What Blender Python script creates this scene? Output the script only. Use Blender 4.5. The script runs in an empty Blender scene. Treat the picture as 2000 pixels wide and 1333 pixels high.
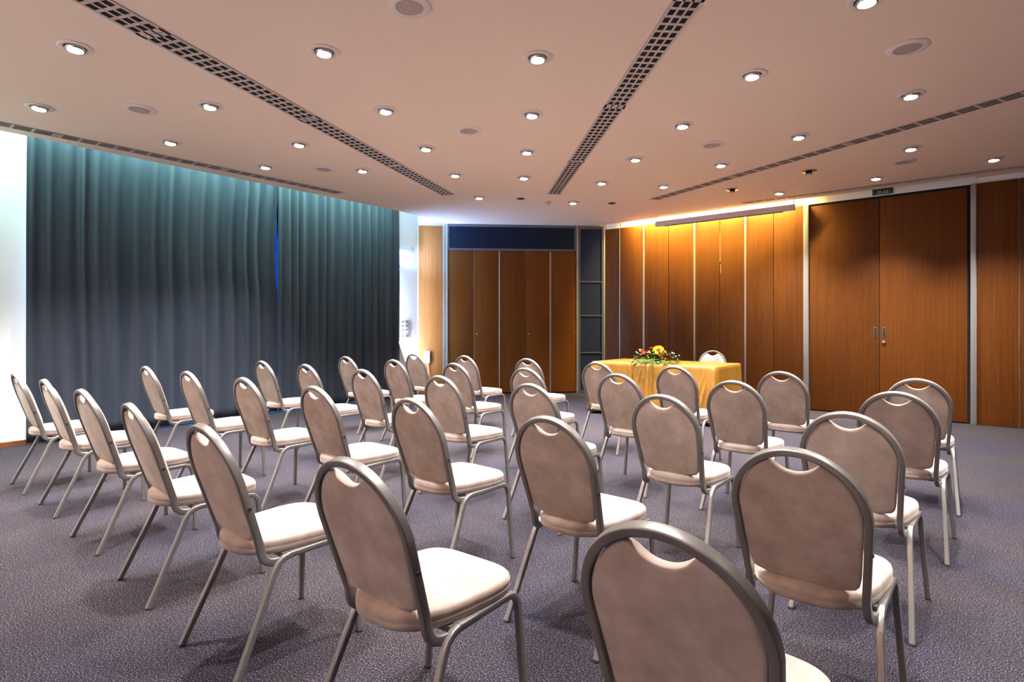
import bpy, math, random
from math import sin, cos, pi, sqrt, atan2
from mathutils import Vector, Matrix
random.seed(7)
SC = bpy.context.scene
COL = SC.collection

# ------------------------------------------------------------------ camera
CAM_H, TH = 1.2605, 0.70
cd = bpy.data.cameras.new('camera'); cam = bpy.data.objects.new('camera', cd); COL.objects.link(cam)
cam.location = (0, 0, CAM_H); cam.rotation_euler = (pi/2, 0, TH)
cd.sensor_width = 36; cd.lens = 36*1113.5/2000; cd.shift_y = (636.87-666.5)/2000
cd.clip_start = 0.02
SC.camera = cam
SC.view_settings.view_transform = 'Standard'; SC.view_settings.look = 'None'
SC.view_settings.exposure = 0.0; SC.view_settings.gamma = 1.0
try: SC.view_settings.use_curve_mapping = False
except Exception: pass

CEIL = 3.15
# ------------------------------------------------------------------ materials
def newmat(name):
    m = bpy.data.materials.new(name); m.use_nodes = True
    nt = m.node_tree; b = nt.nodes['Principled BSDF']
    return m, nt, b
def simple(name, col, rough=0.5, metal=0.0, spec=None, emit=None, estr=0):
    m, nt, b = newmat(name)
    b.inputs['Base Color'].default_value = (*col, 1); b.inputs['Roughness'].default_value = rough
    b.inputs['Metallic'].default_value = metal
    if spec is not None: b.inputs['Specular IOR Level'].default_value = spec
    if emit: b.inputs['Emission Color'].default_value = (*emit, 1); b.inputs['Emission Strength'].default_value = estr
    return m
def coords(nt, scale=(1,1,1), kind='Object'):
    tc = nt.nodes.new('ShaderNodeTexCoord'); mp = nt.nodes.new('ShaderNodeMapping')
    mp.inputs['Scale'].default_value = scale
    nt.links.new(tc.outputs[kind], mp.inputs['Vector']); return mp.outputs['Vector']
def noise(nt, vec, scale, detail=2, rough=.5):
    n = nt.nodes.new('ShaderNodeTexNoise'); n.inputs['Scale'].default_value = scale
    n.inputs['Detail'].default_value = detail; n.inputs['Roughness'].default_value = rough
    nt.links.new(vec, n.inputs['Vector']); return n.outputs['Fac']
def ramp(nt, fac, stops):
    r = nt.nodes.new('ShaderNodeValToRGB'); e = r.color_ramp.elements
    while len(e) < len(stops): e.new(.5)
    for i, (p, c) in enumerate(stops): e[i].position = p; e[i].color = (*c, 1)
    nt.links.new(fac, r.inputs['Fac']); return r.outputs['Color']
def mix(nt, a, b, fac, mode='MIX'):
    m = nt.nodes.new('ShaderNodeMix'); m.data_type = 'RGBA'; m.blend_type = mode
    if isinstance(fac, float): m.inputs[0].default_value = fac
    else: nt.links.new(fac, m.inputs[0])
    nt.links.new(a, m.inputs[6]); nt.links.new(b, m.inputs[7]); return m.outputs[2]
def bump(nt, b, h, strength, dist):
    n = nt.nodes.new('ShaderNodeBump'); n.inputs['Strength'].default_value = strength
    n.inputs['Distance'].default_value = dist
    nt.links.new(h, n.inputs['Height']); nt.links.new(n.outputs['Normal'], b.inputs['Normal'])

def mat_velvet():
    m, nt, b = newmat('taupe_velvet')
    tc = nt.nodes.new('ShaderNodeTexCoord'); oi = nt.nodes.new('ShaderNodeObjectInfo')
    add = nt.nodes.new('ShaderNodeVectorMath'); add.operation = 'ADD'
    mul = nt.nodes.new('ShaderNodeVectorMath'); mul.operation = 'SCALE'; mul.inputs[3].default_value = 1.0
    nt.links.new(oi.outputs['Location'], mul.inputs[0])
    nt.links.new(tc.outputs['Object'], add.inputs[0]); nt.links.new(mul.outputs[0], add.inputs[1])
    v = add.outputs[0]
    n1 = noise(nt, v, 9, 4, .62)
    c = ramp(nt, n1, [(.32, (.245,.187,.162)), (.5, (.308,.239,.210)), (.72, (.385,.307,.273))])
    nt.links.new(c, b.inputs['Base Color'])
    b.inputs['Roughness'].default_value = .85; b.inputs['Specular IOR Level'].default_value = .2
    b.inputs['Sheen Weight'].default_value = .35; b.inputs['Sheen Roughness'].default_value = .4
    b.inputs['Sheen Tint'].default_value = (.9,.8,.72,1)
    bump(nt, b, noise(nt, v, 60, 3), .10, .002)
    return m
def mat_wood(name, base, dark, light):
    m, nt, b = newmat(name)
    v = coords(nt, (48, 48, .6))
    n1 = noise(nt, v, 1.3, 5, .6)
    c1 = ramp(nt, n1, [(.3, dark), (.52, base), (.75, light)])
    v2 = coords(nt, (150, 150, 2.5))
    n2 = noise(nt, v2, 1.5, 3, .6)
    c2 = ramp(nt, n2, [(.3, (.78,.78,.78)), (.7, (1.12,1.12,1.12))])
    c = mix(nt, c1, c2, 1.0, 'MULTIPLY')
    oi = nt.nodes.new('ShaderNodeObjectInfo')
    c3 = ramp(nt, oi.outputs['Random'], [(0, (.88,.88,.88)), (1, (1.08,1.08,1.08))])
    c = mix(nt, c, c3, 1.0, 'MULTIPLY')
    nt.links.new(c, b.inputs['Base Color'])
    b.inputs['Roughness'].default_value = .45; b.inputs['Specular IOR Level'].default_value = .16
    return m
def mat_carpet():
    m, nt, b = newmat('speckled_carpet')
    v = coords(nt)
    n1 = noise(nt, v, 175, 3, .8)
    c = ramp(nt, n1, [(.39, (.0024,.0024,.0055)), (.49, (.0105,.0093,.0145)), (.56, (.028,.0245,.031)), (.65, (.175,.147,.150))])
    n2 = noise(nt, v, 1.1, 2, .5)
    c2 = ramp(nt, n2, [(.35, (.86,.90,1.05)), (.65, (1.10,1.02,.95))])
    c = mix(nt, c, c2, 1.0, 'MULTIPLY')
    nt.links.new(c, b.inputs['Base Color'])
    b.inputs['Roughness'].default_value = .95; b.inputs['Specular IOR Level'].default_value = .1
    bump(nt, b, n1, .2, .002)
    return m
def mat_curtain():
    m, nt, b = newmat('curtain_cloth')
    v = coords(nt, (3, 3, .25))
    c = ramp(nt, noise(nt, v, 2.5, 3), [(.3, (.022,.031,.052)), (.7, (.038,.048,.070))])
    nt.links.new(c, b.inputs['Base Color'])
    b.inputs['Roughness'].default_value = .8; b.inputs['Specular IOR Level'].default_value = .15
    b.inputs['Sheen Weight'].default_value = .15
    return m
def mat_gold():
    m, nt, b = newmat('gold_satin')
    v = coords(nt, (1,1,1))
    c = ramp(nt, noise(nt, v, 3, 3), [(.3, (.235,.102,.011)), (.7, (.30,.140,.018))])
    nt.links.new(c, b.inputs['Base Color'])
    b.inputs['Roughness'].default_value = .38; b.inputs['Specular IOR Level'].default_value = .6
    return m
M = dict(
    velvet=mat_velvet(),
    frame=simple('satin_grey_metal', (.17,.157,.150), .36, .45),
    rubber=simple('black_rubber', (.012,.012,.012), .6),
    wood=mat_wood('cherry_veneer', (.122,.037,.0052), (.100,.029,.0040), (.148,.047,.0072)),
    wood2=mat_wood('cherry_veneer_painted_lit', (.33,.120,.034), (.27,.095,.025), (.39,.150,.048)),  # same veneer in a lighter copy, spill light painted into the colour
    carpet=mat_carpet(), curtain=mat_curtain(), gold=mat_gold(),
    ceiling=simple('ceiling_paint', (.93,.745,.61), .9),
    header=simple('dark_navy_header', (.008,.014,.030), .6, 0, .1),
    white=simple('white_paint', (.86,.86,.84), .8),
    wallwhite=simple('wall_paint', (.86,.88,.90), .8),
    silver=simple('brushed_aluminium', (.40,.385,.38), .4, .7),
    slate=simple('dark_slate_panel', (.010,.015,.055), .6, 0, .1),
    slateframe=simple('slate_frame_metal', (.13,.15,.19), .35, .7),
    black=simple('matt_black', (.004,.004,.004), .9),
    grille=simple('grille_enamel', (.60,.50,.47), .5),
    trimring=simple('white_trim_ring', (.80,.70,.66), .5),
    chrome=simple('chrome', (.65,.63,.62), .18, 1.0),
    speaker=simple('speaker_mesh', (.46,.36,.33), .7),
    lens=simple('lamp_lens', (1,1,1), .3, emit=(1,.95,.92), estr=14),
    bulb=simple('unlit_bulb', (.75,.65,.62), .15),
    plastic=simple('white_plastic', (.85,.86,.88), .4),
    screencase=simple('screen_case_enamel', (.55,.47,.56), .5),
    signgreen=simple('sign_green', (.006,.035,.030), .4),
    signtext=simple('sign_text', (.55,.62,.60), .5),
    brown=simple('dark_brown_base', (.20,.065,.02), .5),
    cord=simple('cream_cord', (.65,.42,.25), .7),
    bead=simple('dark_bead', (.03,.015,.01), .5),
    yellow=simple('yellow_cable', (.75,.50,.08), .5),
    beige=simple('beige_plastic', (.62,.44,.30), .5),
    glass=simple('window_glass', (.8,.9,1), .05),
    tabletop=simple('table_board', (.45,.33,.22), .5),
)
def petal(name, c, r=.7): return simple(name, c, r, 0, .15)
M.update(
    sun=petal('sunflower_petal', (.55,.20,.003), .8), sundark=petal('sunflower_heart', (.10,.030,.006), .9),
    orange=petal('orange_petal', (.48,.085,.010)), red=petal('red_petal', (.50,.025,.012)),
    cream=petal('cream_petal', (.60,.50,.22)), pink=petal('dusty_pink_petal', (.36,.14,.13)),
    yell=petal('yellow_petal', (.62,.33,.03)), leaf=petal('green_leaf', (.014,.055,.007), .7),
    leafl=petal('light_green_leaf', (.085,.14,.020), .7), berry=petal('pale_berry', (.50,.52,.28), .4),
    stem=petal('stem', (.12,.20,.05)), bronze=petal('bronze_leaf', (.28,.08,.02), .5))

# ------------------------------------------------------------------ mesh helpers
class MB:
    def __init__(s): s.v = []; s.f = []
    def add(s, vs, fs):
        n = len(s.v); s.v += [tuple(p) for p in vs]; s.f += [tuple(i+n for i in f) for f in fs]; return s
    def box(s, x0, x1, y0, y1, z0, z1):
        return s.add([(x0,y0,z0),(x1,y0,z0),(x1,y1,z0),(x0,y1,z0),(x0,y0,z1),(x1,y0,z1),(x1,y1,z1),(x0,y1,z1)],
                     [(0,3,2,1),(4,5,6,7),(0,1,5,4),(1,2,6,5),(2,3,7,6),(3,0,4,7)])
    def prism(s, poly, z0, z1):
        n = len(poly)
        a = sum(poly[i][0]*poly[(i+1)%n][1]-poly[(i+1)%n][0]*poly[i][1] for i in range(n))
        if a < 0: poly = poly[::-1]
        vs = [(x,y,z0) for x,y in poly]+[(x,y,z1) for x,y in poly]
        return s.add(vs, [tuple(range(n-1,-1,-1)), tuple(range(n,2*n))]+[(i,(i+1)%n,n+(i+1)%n,n+i) for i in range(n)])
    def obox(s, p, d, L, t, z0, z1, off=0):
        # box along unit 2-vector d from p, length L, thickness t to the room side (right of d rotated -90), offset off
        nx, ny = d[1], -d[0]
        q = [(p[0]+nx*off, p[1]+ny*off), (p[0]+d[0]*L+nx*off, p[1]+d[1]*L+ny*off)]
        return s.prism([q[0], q[1], (q[1][0]+nx*t, q[1][1]+ny*t), (q[0][0]+nx*t, q[0][1]+ny*t)], z0, z1)
    def lathe(s, prof, n=24, c=(0,0,0), cap=True):
        vs = []; fs = []
        for r, z in prof:
            for i in range(n):
                a = 2*pi*i/n; vs.append((c[0]+r*cos(a), c[1]+r*sin(a), c[2]+z))
        for k in range(len(prof)-1):
            for i in range(n):
                j = (i+1) % n; fs.append((k*n+i, k*n+j, (k+1)*n+j, (k+1)*n+i))
        if cap:
            fs.append(tuple(range(n-1,-1,-1))); fs.append(tuple((len(prof)-1)*n+i for i in range(n)))
        return s.add(vs, fs)
    def sweep(s, path, w, d, bin_, r=.2, closed=False):
        # rounded-rectangle tube: w across (in the path's plane), d along the binormal
        sec = []
        cr = r*min(w, d)
        for cx, cy, a0 in ((w/2-cr, d/2-cr, 0), (-w/2+cr, d/2-cr, pi/2), (-w/2+cr, -d/2+cr, pi), (w/2-cr, -d/2+cr, 3*pi/2)):
            for k in range(4):
                a = a0+k*pi/6; sec.append((cx+cr*cos(a), cy+cr*sin(a)))
        m = len(sec); P = [Vector(p) for p in path]; n = len(P); vs = []
        B0 = Vector(bin_).normalized()
        for i in range(n):
            t = (P[min(i+1,n-1)]-P[max(i-1,0)]).normalized()
            N = B0.cross(t).normalized(); B = t.cross(N).normalized()
            sc = 1.0
            for a, b in sec: vs.append(P[i]+N*a*sc+B*b)
        fs = []
        for i in range(n-1):
            for k in range(m):
                l = (k+1) % m; fs.append((i*m+k, i*m+l, (i+1)*m+l, (i+1)*m+k))
        fs.append(tuple(range(m-1,-1,-1))); fs.append(tuple((n-1)*m+k for k in range(m)))
        return s.add(vs, fs)
    def tube(s, path, r, n=8):
        P = [Vector(p) for p in path]; m = len(P); vs = []; fs = []
        up = Vector((.013,.021,1))
        for i in range(m):
            t = (P[min(i+1,m-1)]-P[max(i-1,0)]).normalized()
            N = t.cross(up)
            if N.length < 1e-3: N = t.cross(Vector((1,0,0)))
            N.normalize(); B = t.cross(N)
            rr = r[i] if isinstance(r, (list, tuple)) else r
            for k in range(n):
                a = 2*pi*k/n; vs.append(P[i]+N*rr*cos(a)+B*rr*sin(a))
        for i in range(m-1):
            for k in range(n):
                l = (k+1) % n; fs.append((i*n+k, i*n+l, (i+1)*n+l, (i+1)*n+k))
        fs.append(tuple(range(n-1,-1,-1))); fs.append(tuple((m-1)*n+k for k in range(n)))
        return s.add(vs, fs)
    def build(s, name, mat, parent=None, smooth=True, angle=40, bevel=0):
        me = bpy.data.meshes.new(name); me.from_pydata(s.v, [], s.f); me.update()
        import bmesh
        bm = bmesh.new(); bm.from_mesh(me); bmesh.ops.recalc_face_normals(bm, faces=bm.faces)
        if bevel: bmesh.ops.bevel(bm, geom=list(bm.edges), offset=bevel, segments=2, affect='EDGES', profile=.6)
        bm.to_mesh(me); bm.free()
        if smooth:
            for p in me.polygons: p.use_smooth = True
            me.set_sharp_from_angle(angle=math.radians(angle))
        me.materials.append(mat)
        o = bpy.data.objects.new(name, me); COL.objects.link(o)
        if parent: o.parent = parent
        return o
def tag(o, label, cat, group=None):
    o['label'] = label; o['category'] = cat
    if group: o['group'] = group
    return o
def empty(name, loc, rz=0):
    o = bpy.data.objects.new(name, None); COL.objects.link(o); o.location = loc; o.rotation_euler = (0,0,rz)
    o.empty_display_size = .1
    return o
def struct(o): o['kind'] = 'structure'; return o
def copy_tree(o, parent=None):
    c = o.copy(); COL.objects.link(c)
    if parent: c.parent = parent
    for ch in list(CH_OF.get(o, [])):
        copy_tree(ch, c)
    return c
CH_OF = {}
def index_children():
    CH_OF.clear()
    for o in bpy.data.objects:
        if o.parent: CH_OF.setdefault(o.parent, []).append(o)

# ------------------------------------------------------------------ room shell
K = 15.04                                   # diagonal wall: y - x = K
LW = lambda y: -7.80-.0447*y                # left wall x at y
D0 = (-8.11, 6.93); D1 = (-5.64, 9.40); F0 = (-5.285, 9.40)
FRONT = 9.40; XR = 3.0; YB = -2.6; TOP = 3.55
sq = 1/sqrt(2)
b = MB().box(-9, XR+.2, YB-.2, 10.2, -.1, 0).build('floor', M['carpet'], smooth=False); struct(b)
# ceiling slab: stops short of the curtain wall and of the front wall (light coves)
slab = [(-7.33,YB),(-7.34,1.2),(-7.39,2.6),(-7.41,3.8),(-7.42,4.8),(-7.46,5.97),(-7.55,6.7),(-7.66,7.2),(-7.70,7.34),(-5.77,9.27),(XR,9.27),(XR,YB)]
b = MB().prism(slab, CEIL, CEIL+.06).build('ceiling', M['ceiling'], smooth=False); struct(b)
b = MB().box(-9, XR+.2, YB-.2, 10.2, TOP, TOP+.1).build('ceiling_upper', M['white'], smooth=False)
b.name = 'ceiling'; struct(b)
# gap closed right of the doors
b = MB().box(-.16, XR, 9.27, FRONT, CEIL, CEIL+.06).build('ceiling', M['ceiling'], smooth=False); struct(b)
# left wall with a window opening behind the curtains
wy0, wy1, wz0, wz1 = 1.75, 6.0, .0, 3.2
def wl(y): return (LW(y), y)
lm = MB()
def wallseg(mb, y0, y1, z0, z1, t=.2):
    mb.prism([(LW(y0),y0),(LW(y1),y1),(LW(y1)-t,y1),(LW(y0)-t,y0)], z0, z1)
wallseg(lm, YB, wy0, 0, TOP); wallseg(lm, wy1, 6.93, 0, TOP); wallseg(lm, wy0, wy1, wz1, TOP)
b = lm.build('wall_left', M['wallwhite'], smooth=False); struct(b)
wf = MB()
for k in range(5):
    yy = wy0+(wy1-wy0)*k/4; wallseg(wf, yy-.03, yy+.03, 0, wz1, .06)
for z in (.04, wz1-.04): wallseg(wf, wy0, wy1, z-.04, z+.04, .06)
win = MB()
win.add([(LW(wy0)-.05,wy0,0),(LW(wy1)-.05,wy1,0),(LW(wy1)-.05,wy1,wz1),(LW(wy0)-.05,wy0,wz1),
         (LW(wy0)-.06,wy0,0),(LW(wy1)-.06,wy1,0),(LW(wy1)-.06,wy1,wz1),(LW(wy0)-.06,wy0,wz1)],
        [(0,1,2,3),(7,6,5,4),(0,4,5,1),(1,5,6,2),(2,6,7,3),(3,7,4,0)])
gm, gnt, gb = newmat('clear_glass')
gb.inputs['Transmission Weight'].default_value = 1; gb.inputs['Roughness'].default_value = 0; gb.inputs['IOR'].default_value = 1.1
win = win.build('window_1', gm, smooth=False); struct(win)
wf.build('window_frame', M['white'], win, smooth=False)
# diagonal, facet and front walls
b = MB().prism([D0, D1, (D1[0]-.15,D1[1]+.15), (D0[0]-.15,D0[1]+.15)], 0, TOP).build('wall_diagonal', M['wallwhite'], smooth=False); struct(b)
wfront = MB().prism([D1, F0, (XR,FRONT), (XR,FRONT+.15), (D1[0]-.1,FRONT+.15)], 0, TOP).build('wall_front', M['white'], smooth=False); struct(wfront)
b = MB().box(XR, XR+.15, YB, FRONT, 0, TOP).build('wall_right', M['wood'], smooth=False); struct(b)
# unseen rear wall, its broad opening made for the added fill light
b = MB().box(-8.4, -6.2, YB-.15, YB, 0, TOP).box(1.6, XR, YB-.15, YB, 0, TOP).box(-6.2, 1.6, YB-.15, YB, 2.9, TOP).build('wall_back', M['white'], smooth=False); struct(b)
b = MB().box(-8.0, XR, YB, YB+.28, 2.36, 2.40).box(-8.0, XR, YB+.26, YB+.28, 2.40, 2.44).build('trim_20', M['white'], smooth=False); struct(b)  # added ledge out of view, made to carry the ceiling uplight
# white band over the front panelling
b = MB().prism([(D1[0],D1[1]),(F0[0],F0[1]),(F0[0]+.01,F0[1]-.012),(D1[0]+.02,D1[1]-.012)], 3.075, TOP).box(F0[0], -.16, FRONT-.012, FRONT, 3.075, TOP).build('trim_1', M['white'], smooth=False); struct(b)
# skirting of the left wall
bm_ = MB(); bm_.prism([(LW(YB)+.0,YB),(LW(1.7),1.7),(LW(1.7)+.012,1.7),(LW(YB)+.012,YB)], 0, .05)
bm_.prism([(LW(6.0),6.0),(LW(6.9),6.9),(LW(6.9)+.012,6.9),(LW(6.0)+.012,6.0)], 0, .05)
b = bm_.build('baseboard_left', M['brown'], smooth=False); struct(b)

# ---- front wall panelling, posts, doors
WT = 3.075
def fpanel(x0, x1, name='panel', t=.03, y=FRONT, mat='wood', z0=.0, z1=WT, par=wfront):
    return MB().box(x0, x1, y-t, y-.001, z0, z1).build(name, M[mat], par, bevel=.003)
d = ((F0[0]-D1[0]), (F0[1]-D1[1]))
MB().prism([(D1[0]+.03,D1[1]-.001),(F0[0]-.02,F0[1]-.001),(F0[0]-.02,F0[1]-.03),(D1[0]+.05,D1[1]-.03)], 0, WT).build('panel', M['wood'], wfront)
xs = [F0[0], -4.800, -4.322, -3.860, -3.427, -3.025, -2.592, -2.165]
for i in range(len(xs)-1): fpanel(xs[i]+.004, xs[i+1]-.004)
fpanel(-.15, .247); fpanel(.255, .75); fpanel(.758, 1.25); fpanel(1.258, 2.1); fpanel(2.108, XR-.01)
n = 2
for x0, x1, t in ((-4.806,-4.780,.045),(-3.866,-3.840,.045),(-3.030,-3.004,.045),(-2.165,-2.092,.06),(-.212,-.158,.075),(F0[0]-.008,F0[0]+.008,.034)):
    b = MB().box(x0, x1, FRONT-t, FRONT-.001, 0, WT).build('trim_%d' % n, M['silver'], bevel=.004); struct(b); n += 1
for i, (x0, x1) in enumerate(((-2.088,-1.206),(-1.198,-.246))):
    dr = MB().box(x0, x1, FRONT-.022, FRONT-.004, .015, WT-.035).build('door_%d' % (i+1), M['wood'], bevel=.003); struct(dr)
    hx = -1.253 if i == 0 else -1.150
    h = MB().box(hx-.018, hx+.018, FRONT-.027, FRONT-.0225, 1.10, 1.245).build('flush_handle', M['slateframe'], dr, bevel=.002)
    MB().box(hx-.009, hx+.009, FRONT-.0285, FRONT-.0275, 1.115, 1.23).build('finger_recess', M['black'], h)
    if i == 1:
        cyl = MB(); 
        cyl.add([(hx+.022*cos(2*pi*k/16), FRONT-.022, 1.04+.022*sin(2*pi*k/16)) for k in range(16)]+[(hx+.018*cos(2*pi*k/16), FRONT-.045, 1.04+.018*sin(2*pi*k/16)) for k in range(16)],
                [tuple(range(16)), tuple(range(31,15,-1))]+[(k,(k+1)%16,16+(k+1)%16,16+k) for k in range(16)])
        cyl.build('lock_cylinder', M['chrome'], dr)
b = MB().box(-2.092, -.212, FRONT-.004, FRONT-.001, 0, WT).build('trim_%d' % n, M['black'], smooth=False); struct(b); n += 1
MB().box(-4.18, -4.166, FRONT-.034, FRONT-.030, 1.19, 1.204).build('keyhole', M['black'], wfront)

# ---- diagonal wall: one oblique panel at the left, wardrobe in the middle, glazed column at the right
dd = (sq, sq)
def DP(x): return (x, x+K)
def dbox(mb, x0, x1, t, z0, z1, off=0):
    return mb.obox(DP(x0), dd, (x1-x0)/sq, t, z0, z1, off)
wdg = bpy.data.objects['wall_diagonal']
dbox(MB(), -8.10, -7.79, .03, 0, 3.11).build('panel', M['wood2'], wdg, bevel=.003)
b = dbox(MB(), -7.785, -7.755, .05, 0, 3.11).build('trim_%d' % n, M['silver'], bevel=.004); struct(b); n += 1
ward = empty('wardrobe', (0,0,0)); tag(ward, 'tall built-in cherry wood wardrobe with silver strips across the corner', 'wardrobe')
edges = [-7.715, -7.380, -7.043, -6.695, -6.366, -6.020]
for i in range(5):
    dr = dbox(MB(), edges[i]+.004, edges[i+1]-.004, .035, .02, 2.655, .005).build('door', M['wood'], ward, bevel=.003)
    if i in (1, 3, 4):
        kx = {1: -7.343, 3: -6.660, 4: -6.045}[i]
        p = DP(kx)
        kb = MB().lathe([(.006,0),(.006,.02),(.016,.024),(.018,.032),(.012,.040)], 14)
        kb = kb.build('knob', M['chrome'], dr)
        kb.matrix_world = Matrix.Translation((p[0]+sq*.04, p[1]-sq*.04, 1.105)) @ Matrix.Rotation(-pi/4, 4, 'Z') @ Matrix.Rotation(pi/2, 4, 'Y') if False else Matrix.Translation((p[0]+sq*.04, p[1]-sq*.04, 1.105)) @ Vector((0,0,1)).rotation_difference(Vector((sq,-sq,0))).to_matrix().to_4x4()
for x0 in (-7.045, -6.369):
    dbox(MB(), x0-.009, x0+.009, .05, .02, 2.655, .0).build('metal_strip', M['silver'], ward, bevel=.003)
dbox(MB(), -7.382, -7.378, .042, .02, 2.655, .0).build('metal_strip', M['silver'], ward)
dbox(MB(), -7.750, -7.719, .055, 0, 3.145, .0).build('side_post', M['silver'], ward, bevel=.004)
dbox(MB(), -6.018, -5.990, .055, 0, 3.145, .0).build('side_post', M['silver'], ward, bevel=.004)
dbox(MB(), -7.715, -6.02, .03, 2.70, 3.10, .005).build('header_panel', M['header'], ward)
hf = MB(); dbox(hf, -7.715, -6.02, .045, 2.66, 2.70); dbox(hf, -7.715, -6.02, .045, 3.10, 3.145)
dbox(hf, -7.715, -7.700, .045, 2.70, 3.10); dbox(hf, -6.045, -6.02, .045, 2.70, 3.10)
hf.build('header_frame', M['slateframe'], ward, smooth=False)
dbox(MB(), -7.70, -6.03, .02, .0, .02, .0).build('plinth', M['black'], ward)
gc = empty('glass_cabinet', (0,0,0)); tag(gc, 'narrow dark slate cabinet column with four stacked panes right of the wardrobe', 'cabinet')
cf = MB()
dbox(cf, -5.985, -5.965, .05, 0, 3.145); dbox(cf, -5.675, -5.650, .05, 0, 3.145)
zz = [.03, .754, 1.454, 2.092, 3.10]
for z in zz: dbox(cf, -5.965, -5.675, .045, z-.012, z+.012)
dbox(cf, -5.965, -5.675, .045, 3.10, 3.145)
cf.build('frame', M['slateframe'], gc, smooth=False)
for i in range(4): dbox(MB(), -5.965, -5.675, .028, zz[i]+.012, zz[i+1]-.012).build('pane', M['slate'], gc, smooth=False)
b = dbox(MB(), -5.650, -5.632, .055, 0, 3.145).build('trim_%d' % n, M['silver'], bevel=.003); struct(b); n += 1

# ------------------------------------------------------------------ chairs
def hoop_path():
    pts = []
    def P(x, z): 
        return (x, -.1438*(z-.45)/.45, z)
    ww, wb, za, zt = .185, .166, .6962, .889
    low = [(.180,.066,.383),(.176,.045,.383),(.172,.026,.388),(.169,.011,.402),(.1675,.003,.424)]
    right = low + [P(wb+(ww-wb)*k/5, .45+(za-.45)*k/5) for k in range(5)]
    arch = [P(ww*cos(a), za+(zt-za)*sin(a)) for a in [pi*k/36 for k in range(37)]]
    left = [(-x, y, z) for x, y, z in right[::-1]]
    return right+arch+left
def hoop_mesh():
    P = [Vector(p) for p in hoop_path()]; n = len(P); mb = MB(); vs = []; fs = []
    w, d, cr = .0215, .029, .0042
    sec = []
    for cx, cy, a0 in ((w/2-cr, d/2-cr, 0), (-w/2+cr, d/2-cr, pi/2), (-w/2+cr, -d/2+cr, pi), (w/2-cr, -d/2+cr, 3*pi/2)):
        for k in range(4):
            a = a0+k*pi/6; sec.append((cx+cr*cos(a), cy+cr*sin(a)))
    m = len(sec); pn = Vector((0, .45, .1438)).normalized()       # normal of the back plane
    for i in range(n):
        t = (P[min(i+1,n-1)]-P[max(i-1,0)]).normalized()
        # lateral (outward) direction keeps pointing away from the hoop's centre
        c = Vector((0, -.07, .66)); 
        if i < 10 or i >= n-10:
            N = Vector((1 if P[i].x > 0 else -1, 0, 0)); N = (N-t*N.dot(t)).normalized()
            B = t.cross(N)
            if i < 10: pass
        else:
            B = pn.copy(); N = B.cross(t).normalized()
            if N.dot(P[i]-c) < 0: N = -N
            B = t.cross(N)
        for a, b_ in sec: vs.append(P[i]+N*a+B*b_)
    for i in range(n-1):
        for k in range(m):
            l = (k+1) % m; fs.append((i*m+k, i*m+l, (i+1)*m+l, (i+1)*m+k))
    fs.append(tuple(range(m-1,-1,-1))); fs.append(tuple((n-1)*m+k for k in range(m)))
    return mb.add(vs, fs)
def back_outline(npt=132):
    ww, wb, za, zt = .1725, .1555, .6962, .8765
    bot = .484
    pts = []
    # bottom edge from left to right, bowed downward
    for k in range(25):
        u = -1+2*k/24; x = u*(wb-.001)
        z = bot-.026*(1-abs(u)**2.4)
        pts.append((x, z))
    for k in range(1, 8):
        f = k/8; pts.append((wb+(ww-wb)*f, bot+.014+(za-bot-.014)*f))
    hx = .072
    a0 = math.acos(hx/ww)
    for k in range(0, 17):
        a = a0*k/16; pts.append((ww*cos(a), za+(zt-za)*sin(a)))
    zh = za+(zt-za)*sin(a0)
    for k in range(1, 16):
        u = 1-2*k/16                        # scoop of the hand hole
        x = u*hx; z = zh-.036*(1-abs(u)**2.1)
        pts.append((x, z))
    m = len(pts)
    for k in range(16, -1, -1):
        a = a0*k/16; pts.append((-ww*cos(a), za+(zt-za)*sin(a)))
    for k in range(7, 0, -1):
        f = k/8; pts.append((-(wb+(ww-wb)*f), bot+.014+(za-bot-.014)*f))
    # round the two horns a little
    q = pts[:]
    for _ in range(1):
        q = [((q[i-1][0]+2*q[i][0]+q[(i+1)%len(q)][0])/4, (q[i-1][1]+2*q[i][1]+q[(i+1)%len(q)][1])/4) for i in range(len(q))]
    return q
def back_mesh():
    o = back_outline(); c = (0, .655); n = len(o); mb = MB(); vs = []; fs = []
    def W(x, z, off):
        y = -.1438*(z-.45)/.45; return (x, y+off, z+off*.3)
    rings = [(0.982,-.0085),(.997,-.006),(1.0,.002),(.998,.009),(.975,.014),(.93,.021),(.84,.029),(.7,.034),(.5,.037),(.25,.038)]
    brings = [(.25,-.0125),(.5,-.012),(.7,-.011),(.85,-.0105),(.94,-.0098)]
    seq = brings+rings
    for s_, off in seq:
        for x, z in o:
            # insets are absolute near the rim so the scoop keeps its shape
            vs.append(W(c[0]+(x-c[0])*s_, c[1]+(z-c[1])*s_, off))
    R = len(seq)
    for k in range(R-1):
        for i in range(n):
            j = (i+1) % n; fs.append((k*n+i, k*n+j, (k+1)*n+j, (k+1)*n+i))
    vs.append(W(*c, -.0125)); vs.append(W(*c, .038)); a, b_ = R*n, R*n+1
    for i in range(n):
        j = (i+1) % n; fs.append((j, i, a)); fs.append(((R-1)*n+i, (R-1)*n+j, b_))
    return mb.add(vs, fs)
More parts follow.
